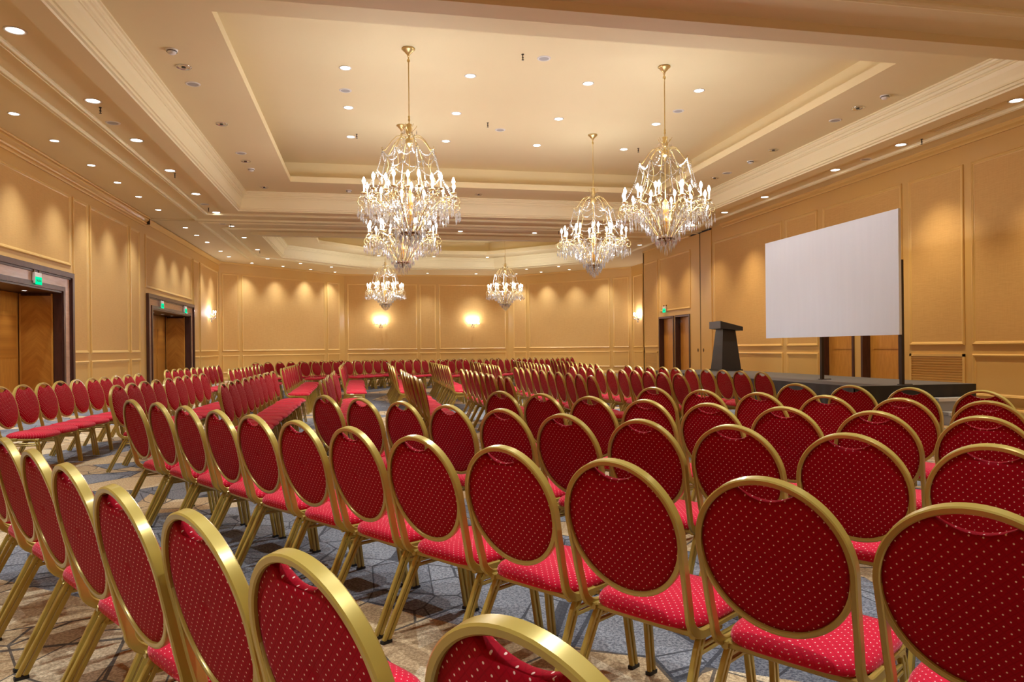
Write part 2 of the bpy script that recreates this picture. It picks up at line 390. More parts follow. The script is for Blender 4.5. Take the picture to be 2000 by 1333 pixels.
# left wall: runs from far to near so that the room is on its left (n = +X)
YL = 31.75
def yl(y): return YL - y
D1 = (11.0, 16.44); D2 = (21.61, 27.04)
pan = []
for (ya, yb) in ((16.56, 17.36), (17.50, 20.08), (20.24, 21.02), (27.12, 28.02), (28.17, 31.35), (10.1, 10.9), (7.3, 9.9), (6.3, 7.15), (-3.2, 5.2)): pan += pair(yl(yb), yl(ya))
pan += [(yl(16.42), yl(11.0), 3.02, UP1), (yl(26.9), yl(21.55), 3.02, UP1)]
make_wall('wall_left', (-6.0, YL), (-6.0, -4.0), holes=[(yl(27.0), yl(21.65), 2.84), (yl(16.40), yl(11.04), 2.84)], panels=pan,
          base_skip=[(yl(27.04), yl(21.61)), (yl(16.44), yl(11.0))])
# back walls (ordered so that the room is on the left)
A = (-6.0, 31.70); B_ = (-1.1, 36.45); C_ = (7.05, 36.45); D_ = (11.95, 31.70)
LC = math.dist(A, B_)
pan = []
for (a, c) in ((.12, .92), (1.06, 5.58), (5.72, 6.50)): pan += pair(LC - c, LC - a)
make_wall('wall_back_left', B_, A, panels=pan)
LB = C_[0] - B_[0]; pan = []
for (x0, x1) in ((-.98, 2.44), (2.56, 3.38), (3.52, 6.95)): pan += pair(C_[0] - x1, C_[0] - x0)
make_wall('wall_back', C_, B_, panels=pan)
pan = []
for (a, c) in ((.33, 1.12), (1.27, 5.72), (5.88, 6.70)): pan += pair(LC - c, LC - a)
make_wall('wall_back_right', D_, C_, panels=pan)
pan = pair(.25, 1.45) + pair(1.6, 4.6)
make_wall('wall_far_right', (11.95, 26.84), (11.95, 31.70), panels=[(31.3 - 26.84 - .0 - 1.0, 31.45 - 26.84, UP0, UP1), (31.3 - 26.84 - 1.0, 31.45 - 26.84, LO0, LO1)] + pair(.3, 3.3))
make_wall('wall_return', (10.6, 26.84), (11.95, 26.84), base=False, thick=.1)
# right wall runs near -> far (n = -X)
Y0 = -4.0
def yr(y): return y - Y0
pan = []
for (ya, yb) in ((15.61, 16.94), (17.13, 20.90), (7.3, 11.09), (-3.3, 6.9)): pan += pair(yr(ya), yr(yb))
pan += [(yr(11.26), yr(12.62), UP0, UP1), (yr(12.80), yr(15.39), 2.55, UP1), (yr(22.60), yr(25.16), 2.52, UP1), (yr(25.36), yr(26.72), UP0, UP1)]
hol = [(yr(12.85), yr(14.06), 2.34), (yr(14.30), yr(15.50), 2.34), (yr(22.65), yr(23.84), 2.34), (yr(23.95), yr(25.28), 2.34)]
wr = make_wall('wall_right', (10.6, Y0), (10.6, 26.84), holes=hol, panels=pan, grilles=[(yr(11.26), yr(12.62), LO0, LO1), (yr(25.42), yr(26.70), LO0, LO1)],
               base_skip=[(yr(12.85), yr(14.06)), (yr(14.30), yr(15.50)), (yr(22.65), yr(23.84)), (yr(23.95), yr(25.28))])
# pocket of the folding wall: two flush leaves with a dark joint and recessed pulls
b = MB(); b.box(10.575, 10.6, 21.05, 21.80, .14, 4.90); pl = b.build('pocket_leaf', M['wall'], wr)
b = MB(); b.box(10.575, 10.6, 21.86, 22.48, .14, 4.90); pl2 = b.build('pocket_leaf', M['wall'], wr)
b = MB(); b.box(10.585, 10.601, 21.79, 21.87, .02, 4.93); b.build('joint', M['darkhole'], wr)
b = MB(); b.box(10.56, 10.60, 21.05, 22.48, 4.90, 4.945); b.build('head_track', M['darkhole'], wr)
for par, yy in ((pl, 21.62), (pl2, 22.02)):
    b = MB(); b.lathe([(0.0, 0), (.030, 0), (.036, .006), (.036, .012), (.018, .012), (.014, .002), (0, .002)], 16)
    me = b.mesh('pull'); o = link('recessed_pull', me, M['brass_dark'], par); o.rotation_euler = (0, -PI / 2, 0); o.location = (10.575, yy, 1.12); o.scale = (1.6, 1, 1)
make_wall('wall_front', (-6.0, -4.0), (10.6, -4.0))
# crown mouldings
def crown(name, p0, p1, prof, parent=None):
    o, ax, n, ln = wall_frame(p0, p1); up = Vector((0, 0, 1)); b = MB()
    vs = [o + ax * x + n * h + up * z for x in (0, ln) for (h, z) in prof]; K = len(prof)
    b.add(vs, [(k, (k + 1) % K, K + (k + 1) % K, K + k) for k in range(K)] + [tuple(range(K)), tuple(range(K, 2 * K))[::-1]])
    x = b.build(name, M['mould'], parent); tag(x, kind='structure') if parent is None else None; return x
cp = [(0, 4.955), (0, 4.70), (.028, 4.70), (.034, 4.725), (.020, 4.735), (.020, 4.755), (.060, 4.765), (.070, 4.79), (.055, 4.80), (.055, 4.82), (.110, 4.86), (.125, 4.88), (.112, 4.885), (.112, 4.90), (.150, 4.905), (.160, 4.925), (.150, 4.93), (.150, 4.955)]
crown('trim_1', (-6.0, 21.55), (-6.0, -4.0), cp)
cp2 = [(0, 4.93), (0, 4.79), (.03, 4.79), (.045, 4.82), (.085, 4.86), (.10, 4.90), (.10, 4.93)]
crown('trim_2', (-6.0, 31.6), (-6.0, 21.72), cp2)
b = MB(); b.box(-6.0, -5.87, 21.57, 21.60, 4.76, 4.94); tag(b.build('trim_3', M['sprinkler']), kind='structure')
cp3 = [(0, 4.955), (0, 4.83), (.035, 4.83), (.05, 4.86), (.10, 4.89), (.12, 4.92), (.12, 4.955)]
crown('trim_4', (10.6, -4.0), (10.6, 20.3), cp3)
crown('trim_5', (10.6, 22.6), (10.6, 26.8), [(0, 4.955), (0, 4.90), (.04, 4.90), (.05, 4.955)])
cpb = [(0, 4.955), (0, 4.88), (.03, 4.88), (.05, 4.92), (.05, 4.955)]
crown('trim_6', B_, A, cpb); crown('trim_7', C_, B_, cpb); crown('trim_8', D_, C_, cpb)

# ---------------------------------------------------------------- portals with vestibules on the left wall
def beam_frame(b, x0, x1, y0, y1, z1, w, legs=True):
    b.box(x0, x1, y0, y0 + w, 0, z1); b.box(x0, x1, y1 - w, y1, 0, z1); b.box(x0, x1, y0 + w, y1 - w, z1 - w, z1)
def portal(name, y0, y1):
    r = empty(name, (-6.0, (y0 + y1) / 2, 0)); tag(r, kind='structure')
    cy = (y0 + y1) / 2; hw = (y1 - y0) / 2; X = 0.0
    b = MB(); beam_frame(b, X - .02, X + .075, -hw, hw, 2.87, .10); beam_frame(b, X - .02, X + .045, -hw + .10, hw - .10, 2.77, .035); b.build('outer_architrave', M['wood_dark'], r)
    b = MB(); b.box(X - .12, X + .02, -hw + .13, hw - .13, 2.50, 2.74); b.box(X - .12, X + .02, -hw + .13, -hw + .40, 0, 2.50); b.box(X - .12, X + .02, hw - .40, hw - .13, 0, 2.50); b.build('veneer_surround', M['wood_pink'], r)
    b = MB(); beam_frame(b, X - .12, X + .05, -hw + .40, hw - .40, 2.56, .09); beam_frame(b, X - .12, X + .025, -hw + .49, hw - .49, 2.47, .035); b.build('inner_architrave', M['wood_dark'], r)
    iw = hw - .50; dpt = -.80
    b = MB(); b.box(dpt, -.12, -iw - .04, iw + .04, 2.44, 2.50); b.build('soffit', M['wood_dark'], r)
    for sgn in (-1, 1):
        ys = sgn * iw
        b = MB(); b.box(dpt, -.12, min(ys, ys + sgn * .06), max(ys, ys + sgn * .06), 0, 2.45); sp = b.build('side_casing', M['wood_dark'], r)
        b = MB(); b.box(-.27, .27, -.012, .012, .02, 2.38); me = b.mesh('chev'); o = link('chevron_panel', me, M['chevron'], r, (dpt / 2 - .04, ys - sgn * .012, 0))
        b = MB()
        for xx in (-.30, .27): b.box(dpt / 2 - .04 + xx, dpt / 2 - .04 + xx + .03, min(ys, ys - sgn * .032), max(ys, ys - sgn * .032), 0, 2.42)
        b.build('stile', M['wood_door'], r)
    nleaf = 4; lw = 2 * iw / nleaf
    b = MB(); b.box(dpt - .1, dpt, -iw - .04, iw + .04, 0, 2.5); b.build('back_panel', M['wood_dark'], r)
    for k in range(nleaf):
        a = -iw + k * lw
        b = MB(); st = .10
        b.box(dpt, dpt + .035, a + .006, a + lw - .006, .01, 2.43)
        d = b.build('door_leaf', M['wood_door'], r)
        for (z0, z1) in ((.12, 1.02), (1.16, 1.98), (2.06, 2.36)):
            b = MB(); b.box(dpt + .035, dpt + .043, a + st, a + lw - st, z0, z1); b.build('leaf_panel', M['chevron'] if z1 < 2 and z0 > 1 else M['wood_door'], d)
        if k in (1, 2):
            hy = a + lw - .06 if k == 1 else a + .06
            b = MB(); b.lathe([(0, 0), (.024, 0), (.024, .008), (0, .008)], 12); b.tube([(0, 0, .0), (0, 0, .05), (0, .02 if k == 2 else -.02, .055), (0, .11 if k == 2 else -.11, .055)], .009)
            me = b.mesh('lever'); o = link('lever_handle', me, M['chrome'], d); o.rotation_euler = (0, PI / 2, 0); o.location = (dpt + .035, hy, 1.05)
    return r
portal('door_1', *D1); portal('door_2', *D2)

# door recesses of the right wall
def side_door(name, y0, y1, near_jamb):
    r = empty(name, (10.6, (y0 + y1) / 2, 0)); tag(r, kind='structure'); h = (y1 - y0) / 2
    b = MB(); beam_frame(b, -.03, .20, -h, h, 2.33, .065); b.build('frame', M['wood_dark'], r)
    b = MB(); b.box(.16, .21, -h + .06, h - .06, 0, 2.28); d = b.build('door_leaf', M['wood_door'], r)
    b = MB(); b.box(.152, .162, -h + .16, h - .16, 1.15, 2.12); b.build('leaf_panel', M['wood_door'], d)
    b = MB(); b.box(.152, .162, -h + .16, h - .16, .15, 1.05); b.build('leaf_panel', M['wood_door'], d)
    b = MB(); b.box(.10, .16, h - .22 if near_jamb else -h + .07, h - .07 if near_jamb else -h + .22, 2.08, 2.15); b.build('door_closer', M['chrome'], d)
    return r
side_door('door_3', 12.85, 14.06, True); side_door('door_4', 14.30, 15.50, False); side_door('door_5', 22.65, 23.84, True); side_door('door_6', 23.95, 25.28, False)

# ---------------------------------------------------------------- lamps in the ceiling
RIGHT_COL = (1.0, .87, .66)
def spot(loc, power, size=1.25, blend=1.0, rad=.05, col=LAMP_COL):
    l = bpy.data.lights.new('downlight_beam', 'SPOT'); l.energy = power; l.spot_size = size; l.spot_blend = blend; l.shadow_soft_size = rad; l.color = col
    o = bpy.data.objects.new('downlight_beam', l); COL.objects.link(o); o.location = loc; return o
b = MB(); b.lathe([(.075, .006), (.098, .006), (.104, -.004), (.096, -.010), (.080, -.006), (.075, .006)], 28, caps=False); ME_TRIM = b.mesh('trim'); ME_TRIM.materials.append(M['white_plastic'])
b = MB(); b.lathe([(0, -.002), (.076, -.002)], 28, caps=False); ME_DISC = b.mesh('disc'); ME_DISC.materials.append(M['lamp'])
def downlight(x, y, z, label, group, power=P_DOWN, s=1.0, size=1.25, lit=True, blend=1.0, col=LAMP_COL):
    r = empty('downlight', (x, y, z)); tag(r, label, 'downlight', group); r.scale = (s, s, s)
    link('trim_ring', ME_TRIM, None, r); link('lamp_disc', ME_DISC, None, r)
    o = spot((0, 0, -.015), power, size, blend, .05, col); o.parent = r
ORD = ['first', 'second', 'third', 'fourth', 'fifth', 'sixth', 'seventh', 'eighth', 'ninth', 'tenth', 'eleventh', 'twelfth', 'thirteenth', 'fourteenth']
for i, y in enumerate((7.1, 9.25, 11.65, 13.7, 15.88, 18.16, 20.5)):
    downlight(-3.93, y, ZS, 'round white downlight in left ceiling strip beside the tray, %s from the camera' % ORD[i], 'downlights in the left inner strip', s=1.15)
for i, y in enumerate((7.6, 9.2, 10.85, 12.48, 13.96, 15.68, 17.2, 18.69, 20.34)):
    downlight(-5.33, y, ZS, 'small downlight above the left wall before the partition track, %s from the camera' % ORD[i], 'downlights along the left wall', s=.85, power=P_DOWN * .9, size=1.5)
for i, y in enumerate((7.1, 9.33, 11.77, 13.69, 16.47, 18.54, 20.6)):
    downlight(9.73, y, ZS, 'round white downlight in the strip above the right wall, %s from the camera' % ORD[i], 'downlights along the right wall', s=1.1, power=P_DOWN * 1.25, size=1.5, col=RIGHT_COL)
RWN = ['nearest', 'middle', 'farthest']
CN = ['leftmost', 'left of centre', 'right of centre', 'rightmost']
for j, y in enumerate((12.25, 14.25, 16.2)):
    for i, x in enumerate((-.32, 1.76, 3.85, 5.95)):
        downlight(x, y, ZT, '%s downlight in the %s row of the high tray ceiling' % (CN[i], RWN[j]), 'downlights in the high tray ceiling', power=P_DOWN * 1.25, size=1.3)
for i, y in enumerate((23.17, 24.63, 26.17, 28.45, 30.1)):
    downlight(-5.32, y, ZS, 'small downlight above left wall beyond the ceiling track, %s from the track' % ORD[i], 'far downlights along the left wall', s=.85, power=P_DOWN * .9, size=1.5)
for i, y in enumerate((22.7, 24.93, 27.86, 30.57)):
    downlight(-3.93, y, ZS, 'downlight in the far left inner strip, %s beyond the partition track' % ORD[i], 'far left inner downlights', s=.95)
    downlight(9.73, y, ZS, 'downlight in the far right strip, %s beyond the partition track' % ORD[i], 'far right strip downlights', s=.95, size=1.5, col=RIGHT_COL)
for i, (x, y) in enumerate(((-4.77, 32.19), (-3.63, 33.26), (-2.54, 34.45), (-1.5, 35.45), (-2.78, 32.04), (-1.56, 33.32))):
    wn = 'next to the angled wall' if i < 4 else 'set in from the angled wall'
    k = i if i < 4 else i - 4
    downlight(x, y, ZS, 'small far left downlight %s, %s from the left' % (wn, ORD[k]), 'downlights by the far left angled wall', s=.8, power=P_DOWN * .9, size=1.5)
    downlight(5.8 - x, y, ZS, 'small far right downlight %s, %s from the right' % (wn, ORD[k]), 'downlights by the far right angled wall', s=.8, power=P_DOWN * .9, size=1.5)
for i, x in enumerate((.5, 2.9, 5.3)):
    downlight(x, 35.6, ZS, '%s of three downlights close to the middle back wall' % ('left', 'middle', 'right')[i], 'downlights by the back wall', s=.8, power=P_DOWN * .9, size=1.5)
    downlight(x, 32.1, ZU, '%s downlight behind the far tray' % ('left', 'middle', 'right')[i], 'downlights behind the far tray', s=.8)
    downlight(x, 22.75, ZS, '%s downlight in the band just beyond the partition track' % ('left', 'middle', 'right')[i], 'downlights beyond the track', s=.9)
for i, (x, y) in enumerate(((-2.53, 26.68), (-2.51, 29.9), (-1.13, 31.34))):
    downlight(x, y, ZU, 'downlight on the left border of the far tray, %s from the near end' % ORD[i], 'downlights on the far tray border', s=.85)
    downlight(5.8 - x, y, ZU, 'downlight on the right border of the far tray, %s from the near end' % ORD[i], 'downlights on the far tray border', s=.85)
# lamps of the near bay, above and behind the camera
k = 0
for y in (-2.2, .3, 2.8, 5.0):
    for x in (-4.6, -1.8, 1.0, 3.8, 6.6, 9.4):
        spot((x, y, ZS - .02), P_DOWN * 1.15, 1.35, .6).name = 'near_bay_beam'
# vestibule lights
for nm, (y0, y1) in (('near', D1), ('far', D2)):
    for i in range(4):
        yy = y0 + .5 + (y1 - y0 - 1.0) * (i + .5) / 4
        downlight(-6.42, yy, 2.438, 'small spotlight in the wooden soffit of the %s left doorway, %s from the camera' % (nm, ORD[i]), 'spotlights over the left doorways', s=.55, power=34, size=1.6)

# unlit chrome spots, detectors, speakers, sprinklers
b = MB(); b.lathe([(.0, .03), (.05, .03), (.075, .004), (.10, .004), (.108, -.006), (.10, -.012), (.085, -.004), (.06, .022), (0, .022)], 24, caps=False); ME_CH = b.mesh('chrome_spot'); ME_CH.materials.append(M['chrome'])
b = MB(); b.lathe([(0, -.014), (.030, -.014), (.030, -.002)], 16, caps=False); ME_CHL = b.mesh('cone'); ME_CHL.materials.append(M['sprinkler'])
for i, (x, y, wh) in enumerate(((-2.55, 11.1, 'left border of the near tray, first'), (-2.54, 13.78, 'left border of the near tray, second'), (-2.54, 16.4, 'left border of the near tray, third'),
        (8.32, 11.08, 'right border of the near tray, first'), (8.34, 13.76, 'right border of the near tray, second'), (8.3, 16.3, 'right border of the near tray, third'), (-2.5, 18.96, 'far left corner of the near tray border, behind all others'), (2.92, 19.0, 'far border of the near tray, in its middle'))):
    r = empty('spotlight', (x, y, ZU)); tag(r, 'unlit chrome spotlight on the %s' % wh + (' from the camera' if i < 6 else ''), 'spotlight', 'unlit chrome spotlights')
    link('rim', ME_CH, None, r); link('lamp_cup', ME_CHL, None, r)
b = MB(); b.lathe([(0, -.06), (.035, -.06), (.055, -.045), (.062, -.02), (.075, -.015), (.078, 0)], 24, caps=False); ME_DET = b.mesh('det'); ME_DET.materials.append(M['white_plastic'])
b = MB(); b.lathe([(.066, -.018), (.060, -.030), (.068, -.032)], 24, caps=False); ME_DETR = b.mesh('detband'); ME_DETR.materials.append(M['sprinkler'])
for (x, y, wh) in ((-2.56, 10.5, 'left border of the near tray, nearest the camera'), (-2.53, 17.08, 'left border of the near tray, towards its far corner'), (8.36, 10.46, 'right border of the near tray, nearest the camera'), (8.34, 14.68, 'right border of the near tray, farther from the camera'), (-.44, 19.01, 'far border of the near tray')):
    r = empty('smoke_detector', (x, y, ZU)); tag(r, 'white round smoke detector on the ' + wh, 'smoke detector', 'smoke detectors'); link('body', ME_DET, None, r); link('vent_band', ME_DETR, None, r)
b = MB(); b.lathe([(.078, -.001), (.082, -.010), (.105, -.008), (.112, 0)], 28, caps=False); ME_SP = b.mesh('spk'); ME_SP.materials.append(M['white_plastic'])
b = MB(); b.lathe([(0, -.006), (.08, -.006)], 28, caps=False); ME_SPG = b.mesh('spkg'); ME_SPG.materials.append(M['grille'])
for (x, y, z, wh) in ((-2.58, 11.79, ZU, 'on the left border of the near tray'), (8.37, 11.76, ZU, 'on the right border of the near tray'), (8.35, 15.77, ZU, 'on the right border of the near tray, farther back'), (-2.53, 15.75, ZU, 'on the left border of the near tray, farther back'),
        (-4.0, 12.72, ZS, 'in the left strip, nearer one'), (-4.0, 19.4, ZS, 'in the left strip, near the partition track'), (9.79, 12.8, ZS, 'in the right strip above the screen'), (-.35, 13.32, ZT, 'in the high tray, left side'), (6.06, 13.39, ZT, 'in the high tray, right side'), (2.82, 11.31, ZT, 'in the high tray, near middle'), (2.81, 15.18, ZT, 'in the high tray, far middle'), (-4.1, 22.3, ZS, 'just beyond the partition track on the left')):
    r = empty('ceiling_speaker', (x, y, z)); tag(r, 'flat round ceiling speaker ' + wh, 'speaker', 'round ceiling speakers'); link('rim', ME_SP, None, r); link('mesh_cover', ME_SPG, None, r)
b = MB(); b.lathe([(.022, 0), (.022, -.006), (.009, -.010), (.009, -.045), (.016, -.05), (.016, -.06), (.006, -.062), (.006, -.085), (.020, -.087), (.020, -.092), (0, -.092)], 12, caps=False); ME_SPR = b.mesh('spr'); ME_SPR.materials.append(M['sprinkler'])
for (x, y, z, wh) in ((-3.93, 11.95, ZS, 'in the left strip beside the second lamp'), (-3.9, 16.14, ZS, 'in the left strip, middle'), (-4.0, 19.9, ZS, 'in the left strip, far end'), (-3.9, 22.4, ZS, 'just beyond the track on the left'), (9.85, 11.39, ZS, 'in the right strip above the screen'), (-.19, 15.98, ZT, 'in the high tray, far left'), (2.45, 11.21, ZT, 'in the high tray, near middle'), (2.47, 14.74, ZT, 'in the high tray, centre'), (6.26, 16.07, ZT, 'in the high tray, far right'),
        (-3.9, 28.2, ZS, 'in the far left strip'), (1.2, 22.35, ZS, 'beyond the track, behind the left chandelier'), (6.0, 22.35, ZS, 'beyond the track, towards the right')):
    tag(link('sprinkler', ME_SPR, None, None, (x, y, z)), 'small dark fire sprinkler ' + wh, 'sprinkler', 'ceiling sprinklers')
# air slot grille in the right strip
r = empty('ceiling_vent', (9.62, 10.35, ZS)); tag(r, 'long flat air vent in the strip above the right wall', 'vent')
b = MB(); b.box(-.22, .22, -.62, -.60, -.008, 0); b.box(-.22, .22, .60, .62, -.008, 0); b.box(-.22, -.20, -.6, .6, -.008, 0); b.box(.20, .22, -.6, .6, -.008, 0); b.build('frame', M['ceil'], r)
for k in range(7):
    b = MB(); b.box(-.19 + k * .055, -.15 + k * .055, -.6, .6, -.006, 0); b.build('slat', M['ceil'], r)

# ---------------------------------------------------------------- chandeliers
def ring_pts(rad, z, n, ph=0): return [(rad * math.cos(2 * PI * i / n + ph), rad * math.sin(2 * PI * i / n + ph), z) for i in range(n)]
def make_chandelier():
    # local z = world z - ZT
    H = -ZT; me = {}
    r = empty('chandelier', (0, 0, ZT)); Z = lambda z: z + H
    b = MB(); b.lathe([(.0, Z(5.9)), (.10, Z(5.9)), (.105, Z(5.885)), (.085, Z(5.87)), (.05, Z(5.83)), (.022, Z(5.80)), (.02, Z(5.77)), (0, Z(5.77))], 24); b.build('canopy', M['brass'], r)
    b = MB(); b.lathe([(.010, Z(5.78)), (.010, Z(5.74)), (.024, Z(5.725)), (.024, Z(5.70)), (.009, Z(5.685)), (.0085, Z(4.86)), (.018, Z(4.845)), (.012, Z(4.82)), (.02, Z(4.79)), (.009, Z(4.77)), (.009, Z(4.70))], 12); b.build('rod', M['brass'], r)
    # small crown
    b = MB(); b.lathe([(.01, Z(4.74)), (.05, Z(4.72)), (.032, Z(4.69)), (.045, Z(4.64)), (.055, Z(4.60)), (.03, Z(4.56)), (.012, Z(4.53)), (.03, Z(4.515)), (.055, Z(4.49)), (.058, Z(4.44)), (.04, Z(4.41)), (.015, Z(4.38)), (.008, Z(4.30)), (.008, Z(3.70))], 16)
    for i in range(6):
        a = 2 * PI * i / 6; ca, sa = math.cos(a), math.sin(a)
        pts = []
        for k in range(9):
            t = k / 8; rr = .03 + .09 * math.sin(t * PI * .62); zz = 4.60 + .16 * t - .10 * max(0, t - .7) / .3 * .6
            pts.append((rr * ca, rr * sa, Z(zz)))
        b.tube(pts, .0045, 6)
    b.build('crown_hub', M['brass'], r)
    # upper arms
    tips = []
    for i in range(8):
        a = 2 * PI * i / 8 + .2; ca, sa = math.cos(a), math.sin(a)
        prof = [(.035, 4.47), (.07, 4.52), (.13, 4.54), (.20, 4.52), (.27, 4.45), (.33, 4.36), (.375, 4.295), (.41, 4.28), (.43, 4.31), (.425, 4.335)]
        b = MB(); b.tube([(x * ca, x * sa, Z(z)) for x, z in prof], .007, 6); b.build('upper_arm', M['brass'], r); tips.append((.42 * ca, .42 * sa, Z(4.29)))
    # body ribs from the upper arms to the candle ring
    b = MB()
    for i in range(8):
        a = 2 * PI * i / 8 + .2; ca, sa = math.cos(a), math.sin(a)
        prof = [(.40, 4.27), (.35, 4.18), (.33, 4.06), (.37, 3.93), (.44, 3.84), (.47, 3.76), (.42, 3.72), (.38, 3.78)]
        b.tube([(x * ca, x * sa, Z(z)) for x, z in prof], .005, 6)
    b.build('body_scrolls', M['brass'], r)
    # candle arms
    me_arm = MB(); prof = [(.115, 3.04), (.135, 3.08), (.20, 3.17), (.30, 3.31), (.42, 3.46), (.54, 3.56), (.62, 3.575), (.67, 3.55), (.70, 3.57), (.70, 3.595)]
    me_arm.tube([(x, 0, Z(z)) for x, z in prof], .0085, 7, nrm=(0, 1, 0))
    sc = [(.69, 3.56), (.74, 3.57), (.785, 3.54), (.80, 3.48), (.775, 3.43), (.73, 3.43), (.71, 3.47), (.73, 3.50), (.755, 3.49)]
    me_arm.tube([(x, 0, Z(z)) for x, z in sc], .006, 6, nrm=(0, 1, 0))
    sc = [(.60, 3.57), (.64, 3.52), (.62, 3.46), (.57, 3.45), (.55, 3.49), (.58, 3.51)]
    me_arm.tube([(x, 0, Z(z)) for x, z in sc], .005, 6, nrm=(0, 1, 0))
    arm = me_arm.mesh('arm'); arm.materials.append(M['brass'])
    b = MB(); b.lathe([(0, 0), (.018, .002), (.040, .012), (.050, .030), (.046, .030), (.02, .014), (.013, .016), (.013, .035), (0, .035)], 14); cup = b.mesh('cup'); cup.materials.append(M['brass'])
    b = MB(); b.lathe([(.0105, .03), (.0105, .155), (0, .157)], 10); stick = b.mesh('stick'); stick.materials.append(M['candle'])
    b = MB(); b.lathe([(.006, .155), (.018, .175), (.026, .202), (.020, .230), (.008, .258), (0, .27)], 10); bulb = b.mesh('bulb'); bulb.materials.append(M['bulb'])
    for i in range(12):
        a = 2 * PI * i / 12 + .13
        o = link('candle_arm', arm, None, r); o.rotation_euler = (0, 0, a)
        c = link('candle', stick, None, r, (.70 * math.cos(a), .70 * math.sin(a), Z(3.60))); link('drip_cup', cup, None, c); link('flame_bulb', bulb, None, c)
    b2 = MB(); prof = [(.10, 3.05), (.14, 3.20), (.20, 3.42), (.28, 3.58), (.36, 3.64), (.40, 3.665)]; b2.tube([(x, 0, Z(z)) for x, z in prof], .007, 6, nrm=(0, 1, 0)); arm2 = b2.mesh('arm2'); arm2.materials.append(M['brass'])
    for i in range(6):
        a = 2 * PI * i / 6 + .4
        o = link('inner_arm', arm2, None, r); o.rotation_euler = (0, 0, a)
        c = link('candle', stick, None, r, (.40 * math.cos(a), .40 * math.sin(a), Z(3.66))); link('drip_cup', cup, None, c); link('flame_bulb', bulb, None, c)
    # bottom ring and amber baluster
    b = MB(); b.lathe([(.095, Z(3.02)), (.140, Z(3.02)), (.148, Z(3.035)), (.142, Z(3.06)), (.10, Z(3.06)), (.095, Z(3.02))], 24, caps=False)
    for k in range(3):
        a = k * PI / 3; b.tube([(.12 * math.cos(a), .12 * math.sin(a), Z(3.04)), (-.12 * math.cos(a), -.12 * math.sin(a), Z(3.04))], .006, 6)
    b.lathe([(0, Z(3.05)), (.02, Z(3.04)), (.025, Z(3.0)), (.01, Z(2.97)), (.014, Z(2.95)), (0, Z(2.93))], 10); b.build('bottom_ring', M['brass_dark'], r)
    b = MB(); b.lathe([(.0, Z(3.12)), (.018, Z(3.12)), (.03, Z(3.17)), (.045, Z(3.24)), (.040, Z(3.30)), (.050, Z(3.31)), (.050, Z(3.33)), (.040, Z(3.34)), (.047, Z(3.45)), (.052, Z(3.58)), (.042, Z(3.62)), (.05, Z(3.64)), (.03, Z(3.67)), (.012, Z(3.70)), (0, Z(3.71))], 16); b.build('amber_baluster', M['amber'], r)
    # crystals
    rnd = random.Random(3)
    cr = MB()
    def strand(p, q, sag, n, rad):
        p, q = Vector(p), Vector(q)
        for k in range(n + 1):
            t = k / n; v = p.lerp(q, t); v.z -= sag * 4 * t * (1 - t); cr.octa(v, rad, rad * 2.3)
    T = len(tips)
    for i in range(T):
        strand(tips[i], tips[(i + 1) % T], .12, 16, .012)
        a = 2 * PI * i / T + .2; p2 = (.50 * math.cos(a), .50 * math.sin(a), Z(3.98))
        strand(tips[i], p2, .02, 12, .013); q = 2 * PI * (i + 1) / T + .2
        strand(p2, (.50 * math.cos(q), .50 * math.sin(q), Z(3.98)), .12, 16, .012)
        strand((.10 * math.cos(a), .10 * math.sin(a), Z(4.50)), tips[i], .16, 14, .011)
        cr.octa((tips[i][0], tips[i][1], tips[i][2] - .06), .013, .09)
        cr.octa((p2[0], p2[1], p2[2] - .07), .015, .10)
        strand(p2, (.70 * math.cos(a), .70 * math.sin(a), Z(3.64)), .03, 12, .012)
    for i in range(12):
        cr.octa((.115 * math.cos(i), .115 * math.sin(i), Z(4.60 - .02 * (i % 3))), .009, .07)
    s1 = cr.build('bead_strands', M['crystal'], r); s1['kind'] = 'stuff'
    cr = MB()
    for i in range(12):
        a = 2 * PI * i / 12 + .13
        for (rr, zz, ln) in ((.79, 3.40, .11), (.74, 3.39, .13), (.68, 3.47, .11), (.60, 3.42, .14), (.50, 3.46, .14), (.40, 3.37, .14), (.31, 3.26, .12), (.23, 3.15, .12), (.17, 3.08, .11)):
            for da in (-.035, .04):
                aa = a + da / max(rr, .15) + rnd.uniform(-.02, .02); x, y = rr * math.cos(aa), rr * math.sin(aa)
                z = Z(zz) - rnd.uniform(0, .03)
                cr.octa((x, y, z), .009, .022); cr.octa((x, y, z - .022), .009, .022); cr.octa((x, y, z - ln * .75), .018, ln)
        a2 = a + PI / 12
        for (rr, zz) in ((.66, 3.52), (.56, 3.50), (.46, 3.44), (.36, 3.35), (.27, 3.24)):
            x, y = rr * math.cos(a2), rr * math.sin(a2)
            for k in range(5): cr.octa((x, y, Z(zz) + .03 - k * .035), .014, .034)
        strand((.70 * math.cos(a), .70 * math.sin(a), Z(3.61)), (.70 * math.cos(a + PI / 6), .70 * math.sin(a + PI / 6), Z(3.61)), .10, 14, .012)
        # fans of prisms under the cups
        for k in range(6):
            aa = 2 * PI * k / 6; x = .70 * math.cos(a) + .045 * math.cos(aa); y = .70 * math.sin(a) + .045 * math.sin(aa); cr.octa((x, y, Z(3.585)), .009, .07)
    for rr, zz, n, ln in ((.145, 3.0, 14, .12), (.09, 2.96, 8, .14), (.03, 2.92, 4, .15)):
        for k in range(n):
            a = 2 * PI * k / n; x, y = rr * math.cos(a), rr * math.sin(a); cr.octa((x, y, Z(zz)), .007, .02); cr.octa((x, y, Z(zz) - ln * .6), .014, ln)
